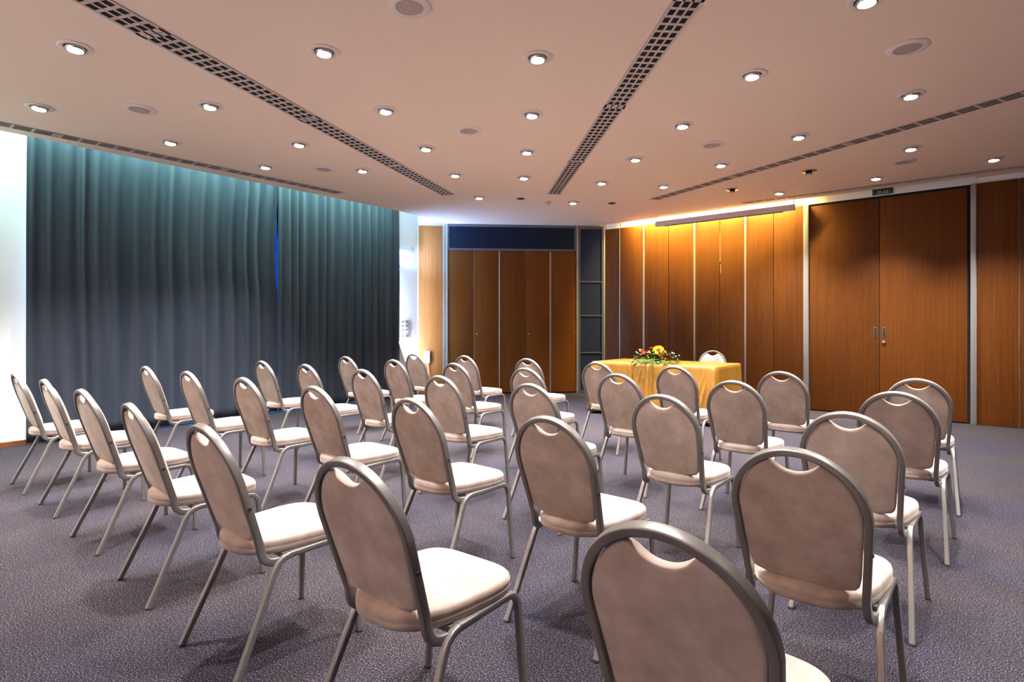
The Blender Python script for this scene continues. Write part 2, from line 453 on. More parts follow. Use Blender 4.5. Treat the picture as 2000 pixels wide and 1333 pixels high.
def seat_mesh():
    n = 72; vs = []; fs = []; mb = MB()
    out = []
    for k in range(n):
        a = 2*pi*k/n; e = 2/(4.4 if sin(a) > 0 else 3.4)
        cx = math.copysign(abs(cos(a))**e, cos(a)); sy = math.copysign(abs(sin(a))**e, sin(a))
        f = (sy+1)/2
        hw = .168+.032*min(1, f*1.5)
        y = .190+.213*sy
        if sy < 0: y -= .028*(1-cx*cx)*(-sy)
        out.append((cx*hw, y))
    prof = [(.90,.4085),(.975,.409),(.993,.414),(1.0,.424),(1.0,.431),(.9965,.4335),(1.0,.436),(1.0,.446),(.99,.455),(.965,.461),(.9,.466),(.75,.469),(.45,.470),(.2,.4705)]
    c = (0, .19)
    for s_, z in prof:
        for x, y in out: vs.append((c[0]+(x-c[0])*s_, c[1]+(y-c[1])*s_, z))
    R = len(prof)
    for k in range(R-1):
        for i in range(n):
            j = (i+1) % n; fs.append((k*n+i, k*n+j, (k+1)*n+j, (k+1)*n+i))
    vs.append((0,.19,.4705)); 
    for i in range(n): fs.append(((R-1)*n+i, (R-1)*n+(i+1)%n, R*n))
    fs.append(tuple(range(n-1,-1,-1)))
    return mb.add(vs, fs)
def make_chair():
    r = empty('banquet_chair', (0,0,0))
    seat_mesh().build('seat', M['velvet'], r, angle=60)
    back_mesh().build('backrest', M['velvet'], r, angle=60)
    hoop_mesh().build('back_frame', M['frame'], r, angle=50)
    for s in (-1, 1):
        X = lambda pts: [(s*x, y, z) for x, y, z in pts]
        rail = [(.191,.105,.398)]+[(.191,.105+(.335-.105)*k/4,.398+.003*k/4) for k in range(1,5)]
        MB().sweep(X(rail), .022, .022, (s,0,0)).build('side_rail', M['frame'], r)
        rear = [(.2230,-.122,.0),(.2165,-.0815,.0865),(.2030,.0030,.2665),(.1965,.0330,.335),(.1945,.0440,.358),(.193,.0590,.379),(.192,.080,.3925),(.191,.105,.398)]
        lg = MB().sweep(X(rear), .022, .022, (s,0,0)).build('leg', M['frame'], r)
        MB().sweep(X([(.2231,-.1222,-.001),(.22265,-.1194,.006)]), .0228, .0228, (s,0,0)).build('foot_cap', M['rubber'], lg)
        frt = [(.191,.335,.401),(.192,.357,.3965),(.193,.3715,.384),(.1945,.3795,.366),(.196,.3825,.34),(.205,.3850,.22),(.214,.3872,.11),(.223,.3894,.0)]
        lg = MB().sweep(X(frt), .022, .022, (s,0,0)).build('leg', M['frame'], r)
        MB().sweep(X([(.2231,.3894,-.001),(.22265,.3893,.006)]), .0228, .0228, (s,0,0)).build('foot_cap', M['rubber'], lg)
        xb = .1785+.0105
        bl = MB().add([(s*(xb-.003), -.049+.0075*cos(2*pi*k/12), .6034+.0075*sin(2*pi*k/12)) for k in range(12)]+[(s*(xb+.0025), -.049+.0065*cos(2*pi*k/12), .6034+.0065*sin(2*pi*k/12)) for k in range(12)],
            [tuple(range(12)), tuple(range(23,11,-1))]+[(k,(k+1)%12,12+(k+1)%12,12+k) for k in range(12)])
        bl.build('bolt', M['rubber'], r)
    for y in (.09, .31):
        MB().box(-.182, .182, y-.011, y+.011, .388, .407).build('stretcher', M['frame'], r)
    return r
CHAIRS = [(0,0,-5.741,1.026,0.002),(0,1,-4.908,1.049,-0.010),(0,2,-3.978,1.040,0.039),(0,3,-3.085,1.023,-0.037),(0,4,-2.218,1.001,0.008),
(0,5,-1.353,1.034,0.048),(1,2,-4.003,1.969,0.026),(1,3,-3.113,1.982,0.015),(1,4,-2.221,1.985,-0.020),(1,5,-1.357,1.961,-0.003),
(1,6,-0.449,1.957,0.000),(2,6,-0.460,2.861,-0.030),(3,6,-0.401,3.885,-0.019),(2,5,-1.327,2.927,-0.011),(0,6,-0.461,1.098,0.0),
(1,0,-5.788,1.922,-0.001),(1,1,-4.900,1.937,0.010),(2,0,-5.747,2.958,0.007),(2,1,-4.942,2.981,0.0),(3,0,-5.836,4.012,0.0),
(2,2,-4.006,2.953,0.010),(3,1,-4.897,3.976,0.0),(4,0,-5.719,4.947,0.004),(2,3,-3.063,2.950,0.015),(3,2,-3.995,3.998,0.005),
(4,1,-4.913,5.061,-0.004),(4,2,-3.945,5.066,0.0),(3,3,-3.067,3.946,0.0),(2,4,-2.212,2.930,0.0),(4,3,-3.003,4.999,0.0),
(3,4,-2.166,3.937,0.0),(4,4,-2.176,4.973,0.0),(3,5,-1.303,3.940,0.004),(4,5,-1.279,4.950,0.0),(4,6,-0.397,4.901,0.038)]
ROWN = ['nearest row', 'second nearest row', 'middle row', 'second row from the table', 'row nearest the table']
COLN = ['at the curtain end', 'second from the curtain end', 'third from the curtain end', 'at the middle of the row', 'third from the right end', 'second from the right end', 'at the right end']
proto = make_chair(); bpy.context.view_layer.update(); index_children()
first = True
for r_, c_, x, y, a in CHAIRS:
    o = proto if first else copy_tree(proto)
    first = False
    o.location = (x, y, 0); o.rotation_euler = (0, 0, a)
    tag(o, 'taupe banquet chair, %s, %s' % (ROWN[r_], COLN[c_]), 'chair', 'banquet chairs in five rows facing the table')
o = copy_tree(proto); o.location = (-3.09, 8.14, 0); o.rotation_euler = (0, 0, pi+.28)
tag(o, "speaker's taupe chair facing the room behind the gold draped table", 'chair'); del o['group']

# ------------------------------------------------------------------ table, cloth, flowers
TX0, TX1, TY0, TY1, TZ = -4.46, -2.66, 7.10, 8.06, .735
tb = empty('table', (-3.61, 7.65, 0)); tag(tb, 'long head table hidden under the gold cloth', 'table')
MB().box(TX0-(-3.61)+.01, TX1+3.61-.01, TY0-7.65+.01, TY1-7.65-.01, TZ-.03, TZ).build('tabletop', M['tabletop'], tb, bevel=.003)
for sx in (-.85, .85):
    for sy in (-.46, .33):
        MB().box(sx-.02, sx+.02, sy-.02, sy+.02, 0, TZ-.03).build('leg', M['frame'], tb)
def cloth():
    mb = MB(); vs = []; fs = []
    # rounded rectangle perimeter of the table edge, sampled finely
    R = .04; per = []
    def line(a, b_, n):
        for k in range(n): per.append((a[0]+(b_[0]-a[0])*k/n, a[1]+(b_[1]-a[1])*k/n))
    def arc(cx, cy, a0, n=8):
        for k in range(n): 
            a = a0+pi/2*k/n; per.append((cx+R*cos(a), cy+R*sin(a)))
    x0, x1, y0, y1 = TX0-.004, TX1+.004, TY0-.004, TY1+.004
    line((x0+R,y0),(x1-R,y0),150); arc(x1-R,y0+R,-pi/2,14); line((x1,y0+R),(x1,y1-R),80); arc(x1-R,y1-R,0,14)
    line((x1-R,y1),(x0+R,y1),100); arc(x0+R,y1-R,pi/2,14); line((x0,y1-R),(x0,y0+R),60); arc(x0+R,y0+R,pi,14)
    n = len(per)
    levels = [(-.012,.0035),(0,.001),(.006,-.006)]+[(None, -.006-k*.0365) for k in range(1, 20)]
    L = []
    s_ = 0; arcs = [0]
    for i in range(1, n): s_ += math.hypot(per[i][0]-per[i-1][0], per[i][1]-per[i-1][1]); arcs.append(s_)
    folds_front = [(.58,.030,.055),(.86,.034,.06),(1.20,.014,.10),(1.62,.016,.05),(.22,.012,.12)]
    for li, (o_, dz) in enumerate(levels):
        for i, (x, y) in enumerate(per):
            # outward normal
            cx = min(max(x, x0+R), x1-R); cy = min(max(y, y0+R), y1-R)
            nx, ny = x-cx, y-cy; l = math.hypot(nx, ny) or 1; nx /= l; ny /= l
            if o_ is not None: off = o_; z = TZ+.004+dz
            else:
                f = (-dz)/.70; s = arcs[i]
                off = .006+.035*f
                # gathered folds
                w_ = 0
                for p, am, wd in folds_front: w_ += am*math.exp(-((s-p)/wd)**2)*(.3+.7*f)*cos((s-p)*pi/wd*1.2)
                corner = min(abs(s-(1.82)), abs(s-(1.90)))
                fan = 0
                for dk, am in ((-.34,.020),(-.21,.045),(-.11,.060),(-.03,.070),(.06,.060),(.16,.050),(.28,.030)):
                    p = 1.765+dk*(.25+.75*f); fan += am*math.exp(-((s-p)/(.014+.016*f))**2)
                for p in (0.02, arcs[-1]-.05, 2.93): fan += .045*math.exp(-((s-p)/.05)**2)
                for p in (2.2, 2.38, 2.6): fan += .018*math.exp(-((s-p)/.05)**2)
                off += (w_+fan*f**.6)+.004*sin(s*17)*f
                z = TZ+.004+dz
                if y > TY1-.06 and ny > .5: 
                    z = TZ+.004+dz*.28; off = .006+.01*f
                z = max(z, .006)
            vs.append((x+nx*off, y+ny*off, z))
    for k in range(len(levels)-1):
        for i in range(n):
            j = (i+1) % n; fs.append((k*n+i, k*n+j, (k+1)*n+j, (k+1)*n+i))
    fs.append(tuple(range(n)))
    o = mb.add(vs, fs).build('tablecloth', M['gold'], angle=75)
    return o
cl = cloth(); tag(cl, 'gold satin cloth draped to the floor over the head table', 'tablecloth')
sol = cl.modifiers.new('thick', 'SOLIDIFY'); sol.thickness = .002; sol.offset = 1

fl = empty('flower_arrangement', (-3.56, 7.33, TZ+.006)); tag(fl, 'low centrepiece of sunflower, orange and cream blooms with trailing vines on the table edge', 'flowers')
def orient(o, loc, dirv):
    q = Vector((0,0,1)).rotation_difference(Vector(dirv).normalized())
    o.matrix_local = Matrix.Translation(loc) @ q.to_matrix().to_4x4()
def petals_mb(nn, r0, r1, w, lift, layers=1, jitter=.0):
    mb = MB()
    for L_ in range(layers):
        for k in range(nn):
            a = 2*pi*(k+.5*L_)/nn; rr = r1*(1-.12*L_)+random.uniform(-jitter, jitter)
            ca, sa = cos(a), sin(a)
            def Q(u, v_, z): return (u*ca-v_*sa, u*sa+v_*ca, z)
            z0 = .004*L_
            vs = [Q(r0,-w*.3,z0), Q(r0,w*.3,z0), Q((r0+rr)*.5,w*.5,z0+lift*.5), Q(rr*.93,w*.25,z0+lift*.9), Q(rr,0,z0+lift), Q(rr*.93,-w*.25,z0+lift*.9), Q((r0+rr)*.5,-w*.5,z0+lift*.5), Q((r0+rr)*.5,0,z0+lift*.5-.002)]
            mb.add(vs, [(0,1,2,7),(7,2,3,4),(0,7,6),(7,4,5,6)])
            mb.add([(x, y, z-.0015) for x, y, z in vs], [(7,2,1,0),(4,3,2,7),(6,7,0),(6,5,4,7)])
    return mb
def flower(name, loc, dirv, mat, nn, r0, r1, w, lift, layers, heart=None, hr=.01):
    o = petals_mb(nn, r0, r1, w, lift, layers, r1*.06).build(name, M[mat], fl, smooth=False); orient(o, loc, dirv)
    if heart:
        MB().lathe([(hr,.0),(hr*1.02,.006),(hr*.7,.012),(hr*.2,.013)], 14).build('flower_heart', M[heart], o)
    return o
def rose(loc, dirv, mat, r):
    mb = MB()
    for L_, (rr, h, k) in enumerate(((r,.55,6),(r*.8,.75,5),(r*.58,.9,5),(r*.34,1.0,4))):
        for q in range(k):
            a0 = 2*pi*q/k+L_*.5; vs = []; fs = []
            for i in range(5):
                a = a0+(i-2)*(2*pi/k)*.32
                for j in range(4):
                    t = j/3; ra = rr*(.35+.65*sin(t*pi*.62)); vs.append((ra*cos(a), ra*sin(a), r*h*t*1.1-(abs(i-2)/2)**2*r*.12*t))
            for i in range(4):
                for j in range(3): fs.append((i*4+j, (i+1)*4+j, (i+1)*4+j+1, i*4+j+1))
            mb.add(vs, fs)
    o = mb.build('bloom', M[mat], fl, angle=80); orient(o, loc, dirv); return o
front = Vector((.35,-.85,.35))
flower('sunflower_head', (.045,-.045,.165), (.25,-.85,.55), 'sun', 18, .018, .066, .026, .010, 2, 'sundark', .025)
flower('bloom', (-.115,-.07,.125), (-.2,-.8,.6), 'red', 14, .004, .034, .012, .012, 3, 'orange', .007)
for loc, dv, mt, r in [((-.06,-.06,.120),(0,-.8,.6),'orange',.024),((.13,-.06,.085),(.3,-.8,.4),'orange',.026),((.11,-.05,.135),(.3,-.8,.5),'cream',.032),
    ((.085,-.08,.10),(.2,-.9,.3),'yell',.022),((-.06,.01,.175),(-.1,-.5,.8),'orange',.026),((-.005,-.06,.15),(0,-.8,.5),'cream',.018),
    ((.16,-.04,.115),(.5,-.7,.5),'pink',.022),((.19,-.03,.085),(.6,-.7,.4),'pink',.020),((.04,-.09,.075),(0,-.95,.2),'orange',.020),
    ((-.15,-.05,.14),(-.3,-.7,.6),'orange',.018),((.16,-.08,.05),(.3,-.9,.2),'orange',.020),((.0,-.03,.19),(0,-.4,.9),'yell',.018)]:
    rose(loc, dv, mt, r)
random.seed(21)
def leaf_mb(mb, p, dirv, L_, w, curl=.15):
    d_ = Vector(dirv).normalized(); s = d_.cross(Vector((0,0,1)))
    if s.length < .05: s = Vector((1,0,0))
    s.normalize(); u = s.cross(d_)
    p = Vector(p); pts = []
    for t, ww in ((0,.1),(.25,.8),(.5,1),(.75,.7),(1,.04)):
        c = p+d_*L_*t+u*(-curl*L_*t*t)
        pts += [c-s*w*ww/2+u*.12*w*ww, c, c+s*w*ww/2+u*.12*w*ww]
    fs = []
    for k in range(4):
        fs += [(k*3,k*3+1,k*3+4,k*3+3),(k*3+1,k*3+2,k*3+5,k*3+4)]
    mb.add(pts, fs)
lf = MB(); lfl = MB(); brz = MB()
for k in range(620):
    a = random.uniform(0, 2*pi); rr = random.uniform(.3, 1)**.6
    px, py = .25*rr*cos(a), .105*rr*sin(a)
    pz = .02+.125*(1-rr**2)+random.uniform(-.015,.03)
    dv = Vector((cos(a)*1.1+random.uniform(-.5,.5), sin(a)*.9+random.uniform(-.5,.5), random.uniform(-.15,.75)))
    if pz < .05: dv.z = abs(dv.z)*.4
    leaf_mb(random.choice([lf, lf, lf, lfl]) if random.random() > .08 else brz, (px, py, pz), dv, random.uniform(.03,.065), random.uniform(.012,.024), random.uniform(-.1,.3))
for k in range(150):
    px = random.uniform(-.23, .22); t = random.random()
    leaf_mb(random.choice([lf, lf, lfl]), (px, -.13-.09*t, .035-.03*t*abs(sin(px*30))), (random.uniform(-.6,.6), -.8, random.uniform(-.5,.25)), random.uniform(.03,.055), random.uniform(.012,.02), .3)
lf.build('foliage', M['leaf'], fl, angle=80); lfl.build('foliage', M['leafl'], fl, angle=80); brz.build('foliage', M['bronze'], fl, angle=80)
MB().lathe([(.05,0),(.06,.02),(.055,.04),(.03,.05)], 20).build('flower_foam', M['leaf'], fl)
sp = MB()
for k in range(26):
    a = random.uniform(pi*.9, pi*2.1); rr = random.uniform(.7, 1)
    p0 = (.16*rr*cos(a), .07*rr*sin(a), .05); p1 = (.27*rr*cos(a), .125*rr*sin(a), random.uniform(.04,.17))
    sp.tube([p0, ((p0[0]+p1[0])/2, (p0[1]+p1[1])/2, (p0[2]+p1[2])/2+.01), p1], .0012, 5)
    br = MB(); br.lathe([(.001,-.007),(.006,-.004),(.0075,0),(.006,.004),(.001,.007)], 8).build('berry', M['berry'], fl).location = p1
sp.build('stem', M['stem'], fl)
random.seed(5)
for vx, ln, sway in ((.02,.27,.02),(-.05,.14,-.05),(.035,.20,.015),(-.20,.17,-.02),(-.10,.06,-.03),(.075,.05,.02)):
    pts = []; y0 = -.105
    for k in range(12):
        t = k/11
        if t < .25: pts.append((vx, -.06-.20*t/.25*1.15, .05+.01*sin(t*12)))
        else: 
            q = (t-.25)/.75; pts.append((vx+sway*q+.006*sin(q*9), -.29-.012*q, .05-(ln+.05)*q))
    mb = MB().tube(pts, .0016, 5); o = mb.build('vine', M['stem'], fl)
    lv = MB()
    for k in range(2, 12):
        for s in (-1, 1):
            leaf_mb(lv, pts[k], (s*.9+random.uniform(-.3,.3), -.3, random.uniform(-.6,.2)), random.uniform(.014,.026), random.uniform(.008,.012), .2)
    lv.build('vine_leaves', M['leafl'], o, angle=80)

# ------------------------------------------------------------------ curtains
def curtain(y0f, y1f, phase, seed, label, xo=.125, zt=3.42, zb=.034, nf=None):
    rnd = random.Random(seed); mb = MB(); vs = []; fs = []
    ym0, ym1 = y0f(1.5), y1f(1.5)
    W = ym1-ym0; N = int(W*95); NZ = 26
    # irregular pleats: cumulative phase with varying wavelength
    ph = []; a = phase
    wl_ = .17; am = .03
    seg = 0
    for i in range(N+1):
        if i % 14 == 0: wl_ = rnd.uniform(.11, .24); am_t = rnd.uniform(.6, 1.25)
        a += (W/N)/wl_*2*pi; ph.append((a, am_t))
    amps = [p[1] for p in ph]
    for _ in range(12): amps = [(amps[max(i-1,0)]+amps[i]+amps[min(i+1,N)])/3 for i in range(N+1)]
    for j in range(NZ+1):
        z = zt+(zb-zt)*j/NZ
        hem = .012 if j == NZ else 0
        up = max(0, (z-2.3)/1.1); up = min(up, 1)
        ya, yb = y0f(z), y1f(z)
        for i in range(N+1):
            u = i/N; y = ya+(yb-ya)*u
            drift = .03*sin(u*13+seed)*(1-z/zt)
            p = ph[i][0]+drift*4
            base = .017+.012*up
            off = base*amps[i]*(sin(p)+.25*up*sin(2.0*p+1)+.18*sin(p*.37+2))
            off += .003*sin(u*40+z*1.2+seed)
            if z < .12: off *= 1.05
            x = LW(y)+xo+off
            vs.append((x, y+.006*cos(p)*up, z+hem*sin(u*19+seed)))
    for j in range(NZ):
        for i in range(N):
            fs.append((j*(N+1)+i, j*(N+1)+i+1, (j+1)*(N+1)+i+1, (j+1)*(N+1)+i))
    o = mb.add(vs, fs).build('curtain', M['curtain'], angle=180)
    m = o.modifiers.new('thick', 'SOLIDIFY'); m.thickness = .003
    tag(o, label, 'curtain', 'navy curtains along the window wall')
    return o
def slit(z):   # the first curtain's right edge swings away from the second at eye level and above
    t = max(0, min(1, (z-1.7)/1.45)); return 4.10-.045*sin(pi*min(t, 1)**.8) if t > 0 else 4.10
curtain(lambda z: 1.285, slit, .4, 3, 'wide floor-length navy curtain nearest the left edge, teal where lit at top')
curtain(lambda z: 4.085, lambda z: 6.375, 1.1, 9, 'narrower floor-length navy curtain on the right, next to the white wall and corner', .15)
rail = MB(); rail.prism([(LW(1.2)+.14,1.2),(LW(6.45)+.14,6.45),(LW(6.45)+.11,6.45),(LW(1.2)+.11,1.2)], 3.43, 3.46)
rl = rail.build('curtain_rail', M['silver'], smooth=False); tag(rl, 'straight ceiling track in the cove carrying both navy curtains', 'curtain rail')

sh = MB(); vs = []; fs = []; N = 300
for j in range(2):
    for i in range(N+1):
        y = 1.72+4.3*i/N; vs.append((LW(y)+.045+.012*sin(y*45), y, .55 if j == 0 else 3.4))
for i in range(N): fs.append((i, i+1, N+2+i, N+1+i))
m_, nt_, b_ = newmat('blue_voile'); tr = nt_.nodes.new('ShaderNodeBsdfTranslucent'); tr.inputs[0].default_value = (.004,.015,.055,1)
b_.inputs['Base Color'].default_value = (.01,.02,.05,1); ms = nt_.nodes.new('ShaderNodeMixShader'); ms.inputs[0].default_value = .6
nt_.links.new(b_.outputs[0], ms.inputs[1]); nt_.links.new(tr.outputs[0], ms.inputs[2]); nt_.links.new(ms.outputs[0], nt_.nodes['Material Output'].inputs[0])
sh = sh.add(vs, fs).build('added_voile', m_, angle=180)  # added sheet, dims the window light seen through the curtain gap
tag(sh, 'added thin blue voile dimming the window light in the gap between the navy curtains', 'inner curtain')

# ------------------------------------------------------------------ ceiling grilles
def grille(p0, p1, width, seg, pitch, frac, label):
    d_ = Vector((p1[0]-p0[0], p1[1]-p0[1])); L_ = d_.length; ang = atan2(d_.y, d_.x)
    root = empty('ceiling_vent', (p0[0], p0[1], CEIL), ang); tag(root, label, 'vent', 'long slotted air vents in the ceiling')
    MB().box(0, L_, -width/2+.006, width/2-.006, -.0022, .03).build('duct', M['black'], root, smooth=False)
    n = max(1, round(L_/seg)); s = L_/n
    for i in range(n):
        a, b_ = i*s+.002, (i+1)*s-.002
        mb = MB(); z0, z1 = -.007, -.0035
        bw = width*(.10 if width > .17 else .07)                           # outer flanges, inner bars
        iw = width*(.075 if width > .17 else .055); slotw = (width-2*bw-2*iw)/3
        ys = []; y = -width/2
        mb.box(a, b_, y, y+bw, z0, z1)
        c = y+bw
        for k in range(3):
            c += slotw
            if k < 2: mb.box(a, b_, c, c+iw, z0, z1); c += iw
        mb.box(a, b_, width/2-bw, width/2, z0, z1)
        ends = .028; m = max(1, round((b_-a-2*ends)/pitch)); pp = (b_-a-2*ends)/m; bar = pp*(1-frac)
        mb.box(a, a+ends+bar/2, -width/2, width/2, z0, z1); mb.box(b_-ends-bar/2, b_, -width/2, width/2, z0, z1)
        for k in range(1, m): mb.box(a+ends+k*pp-bar/2, a+ends+k*pp+bar/2, -width/2, width/2, z0+.0005, z1)
        mb.build('grille_panel', M['grille'], root, smooth=False)
    return root
grille((-7.085,4.63), (-7.06,-1.8), .150, 1.59, .155, .86, 'first slotted ceiling vent, running along the curtain wall')
grille((-5.995,5.70), (-2.90,-1.60), .215, 1.59, .0892, .72, 'second slotted ceiling vent, cutting the upper left of the ceiling')
grille((-4.80,6.625), (1.0,.85), .185, 1.59, .0892, .72, 'third slotted ceiling vent, ending over the wardrobe near the detector')
grille((-3.88,7.874), (1.6,5.645), .150, 1.59, .155, .86, 'fourth slotted ceiling vent, pointing to the right edge over the doors')
grille((-2.94,9.0), (2.6,9.10), .110, 1.59, .155, .84, 'fifth narrow slotted ceiling vent, along the front wall above the doors')

# ------------------------------------------------------------------ ceiling lights
def spot_for(parent, energy):
    ld = bpy.data.lights.get('downlight_beam')
    if not ld:
        ld = bpy.data.lights.new('downlight_beam', 'SPOT'); ld.energy = energy; ld.spot_size = math.radians(94); ld.spot_blend = 1.0
        ld.shadow_soft_size = .035; ld.color = (1, .95, .90)
    o = bpy.data.objects.new('lamp_beam', ld); COL.objects.link(o); o.parent = parent; o.location = (0,0,-.045)
    return o
SPOT_E = 740
def make_downlight():
    r = empty('ceiling_downlight', (0,0,CEIL))
    MB().lathe([(.066,-.001),(.100,-.001),(.104,-.004),(.098,-.008),(.070,-.009),(.066,-.006)], 32, cap=False).build('trim_ring', M['trimring'], r)
    MB().lathe([(.067,-.002),(.067,-.0035)], 32).build('recess', M['black'], r, smooth=False)
    MB().lathe([(.059,-.003),(.060,-.014),(.057,-.022),(.047,-.0235)], 32, cap=False).build('lamp_collar', M['chrome'], r)
    MB().lathe([(.0475,-.022),(.047,-.026),(.039,-.030),(.024,-.033),(.006,-.034)], 32).build('lamp_lens', M['lens'], r)
    spot_for(r, SPOT_E)
    return r
lines = {
 'row nearest the curtain': [(-6.285,1.135),(-6.445,2.215),(-6.58,3.279)],
 'row just left of the second vent': [(-4.75,1.048),(-5.125,2.068),(-5.498,3.099),(-5.83,4.112)],
 'row just right of the second vent': [(-3.513,2.165),(-4.059,3.102),(-4.594,4.038),(-5.123,4.982),(-5.749,6.08)],
 'row just left of the third vent': [(-2.445,3.182),(-3.139,4.003),(-3.853,4.824),(-4.546,5.629)],
 'row just right of the third vent': [(-.556,3.851),(-1.38,4.441),(-2.225,5.128),(-3.081,5.821),(-3.925,6.488),(-4.893,7.252)],
 'row just left of the fourth vent': [(-.508,5.66),(-1.473,6.177),(-2.424,6.667),(-3.387,7.191)],
 'spot just right of the fourth vent, alone': [(-.66,7.352)],
 'row over the doors by the fifth vent': [(.014,8.427),(-1.131,8.537),(-2.304,8.604)],
}
ORD = ['nearest the camera', 'second from the camera', 'third from the camera', 'fourth from the camera', 'fifth from the camera', 'farthest from the camera']
dl = make_downlight(); bpy.context.view_layer.update(); index_children()
first = True
for nm, pts in lines.items():
    for i, (x, y) in enumerate(pts):
        o = dl if first else copy_tree(dl); first = False
        o.location = (x, y, CEIL)
        lab = 'lit ceiling downlight, '+nm+(', '+ORD[i] if len(pts) > 1 else '')
        if 'spot just' in nm: lab = 'single lit round ceiling downlight between the fourth vent and the small speaker over the doors'
        tag(o, lab, 'downlight', 'lit round downlights in the ceiling')
# the same lamps over the part of the room behind the camera's frame
for i, (x, y) in enumerate([(-6.2,.05),(-4.37,.0),(-3.0,1.2),(-1.75,2.35),(-1.05,1.5),(.35,3.2),(.45,5.15),(1.3,2.4)]):
    o = copy_tree(dl); o.location = (x, y, CEIL)
    tag(o, 'lit round ceiling downlight outside the frame', 'downlight', 'downlights over the rear of the room')
for x, y, nm in ((-1.708,7.644,'right'),(-2.75,7.991,'left')):
    r = empty('ceiling_spotlight', (x, y, CEIL)); tag(r, 'unlit swivelling ceiling spot, the %s one of two by the projection screen' % nm, 'spotlight', 'unlit ceiling spots')
    MB().lathe([(.05,-.001),(.085,-.001),(.088,-.004),(.082,-.008),(.05,-.008)], 28, cap=False).build('trim_ring', M['chrome'], r)
    MB().lathe([(.052,-.002),(.052,-.004)], 28).build('recess', M['black'], r, smooth=False)
    g = MB().lathe([(.030,.0),(.036,-.03),(.036,-.036),(.02,-.03)], 20).build('lamp_holder', M['black'], r)
    g.location = (0,0,-.002)
    b_ = MB().lathe([(.026,-.026),(.024,-.036),(.012,-.042),(.003,-.043)], 20).build('bulb', M['bulb'], r)
for x, y, nm in ((-5.348,6.549,'left'),(-4.476,7.698,'right')):
    r = empty('ceiling_socket', (x, y, CEIL)); tag(r, 'small dark round ceiling hole, %s of the beige detector' % nm, 'ceiling fitting', 'dark round ceiling fittings')
    MB().lathe([(.045,-.001),(.062,-.001),(.063,-.004),(.058,-.007),(.045,-.007)], 24, cap=False).build('rim', M['frame'], r)
    MB().lathe([(.047,-.001),(.046,-.005)], 24).build('recess', M['black'], r, smooth=False)
SPK = [(-2.632,2.186,'at the top edge of the picture','big'),(-.438,4.689,'in the upper right of the ceiling','big'),(-5.676,1.709,'between the two rows of lamps by the curtain','s'),
       (-3.867,3.946,'between the second and third vents','s'),(-2.238,5.889,'between the third and fourth vents, over the middle','s'),
       (-6.15,3.784,'at the far end between the first and second vents','s'),(-.779,7.917,'close to the fifth vent above the doors','s')]
for i, (x, y, nm, k) in enumerate(SPK):
    r = empty('ceiling_speaker', (x, y, CEIL)); tag(r, 'round flush ceiling loudspeaker '+nm, 'speaker', 'round ceiling loudspeakers')
    MB().lathe([(.082,-.001),(.125,-.001),(.127,-.004),(.120,-.009),(.085,-.011),(.082,-.008)], 40, cap=False).build('rim', M['trimring'], r)
    MB().lathe([(.083,-.002),(.083,-.006),(.04,-.007)], 40).build('speaker_mesh', M['speaker'], r)
    MB().lathe([(.008,-.006),(.008,-.010),(.004,-.011)], 12).build('badge', M['trimring'], r)
r = empty('smoke_detector', (-5.164,6.977,CEIL)); tag(r, 'small beige motion detector on the ceiling past the third vent end', 'detector')
MB().lathe([(.052,0),(.052,-.012),(.044,-.02)], 24).build('base', M['beige'], r)
MB().lathe([(.035,-.018),(.033,-.034),(.022,-.044),(.006,-.048)], 24).build('sensor_dome', M['beige'], r)

# ------------------------------------------------------------------ projection screen, sign, wall devices
ps = empty('projection_screen', (-3.36, 9.2, 3.03)); tag(ps, 'rolled-up projection screen in a long lavender grey case above the table', 'projection screen')
MB().box(-1.115, 1.115, -.035, .045, -.045, .045).build('case', M['screencase'], ps, bevel=.012)
for s in (-1, 1):
    MB().box(s*1.115-.006, s*1.115+.006, -.03, .04, -.04, .04).build('end_cap', M['slateframe'], ps, bevel=.003)
    MB().box(s*1.10-.006, s*1.10+.006, -.006, .006, .045, .118).build('hanger', M['slateframe'], ps)
MB().box(-.95, .95, -.012, .012, -.058, -.046).build('bottom_bar', M['slateframe'], ps)
MB().tube([(0,.0,-.058),(.0,0,-.4),(.002,0,-.72)], .0035, 6).build('pull_cord', M['cord'], ps)
MB().lathe([(.004,-.765),(.013,-.755),(.014,-.74),(.010,-.725),(.003,-.72)], 12).build('cord_bead', M['bead'], ps)
MB().tube([(0.002,0,-.765),(.012,0,-.80),(.006,0,-.85),(.012,0,-.90),(.008,0,-.93)], .004, 6).build('cord_tassel', M['cord'], ps)
sg = empty('exit_sign', (-1.165, 9.375, 3.128)); tag(sg, 'small dark green exit sign reading IZLAZ above the double doors', 'sign')
MB().box(-.120, .120, -.012, .012, -.040, .040).build('sign_board', M['signgreen'], sg, bevel=.002)
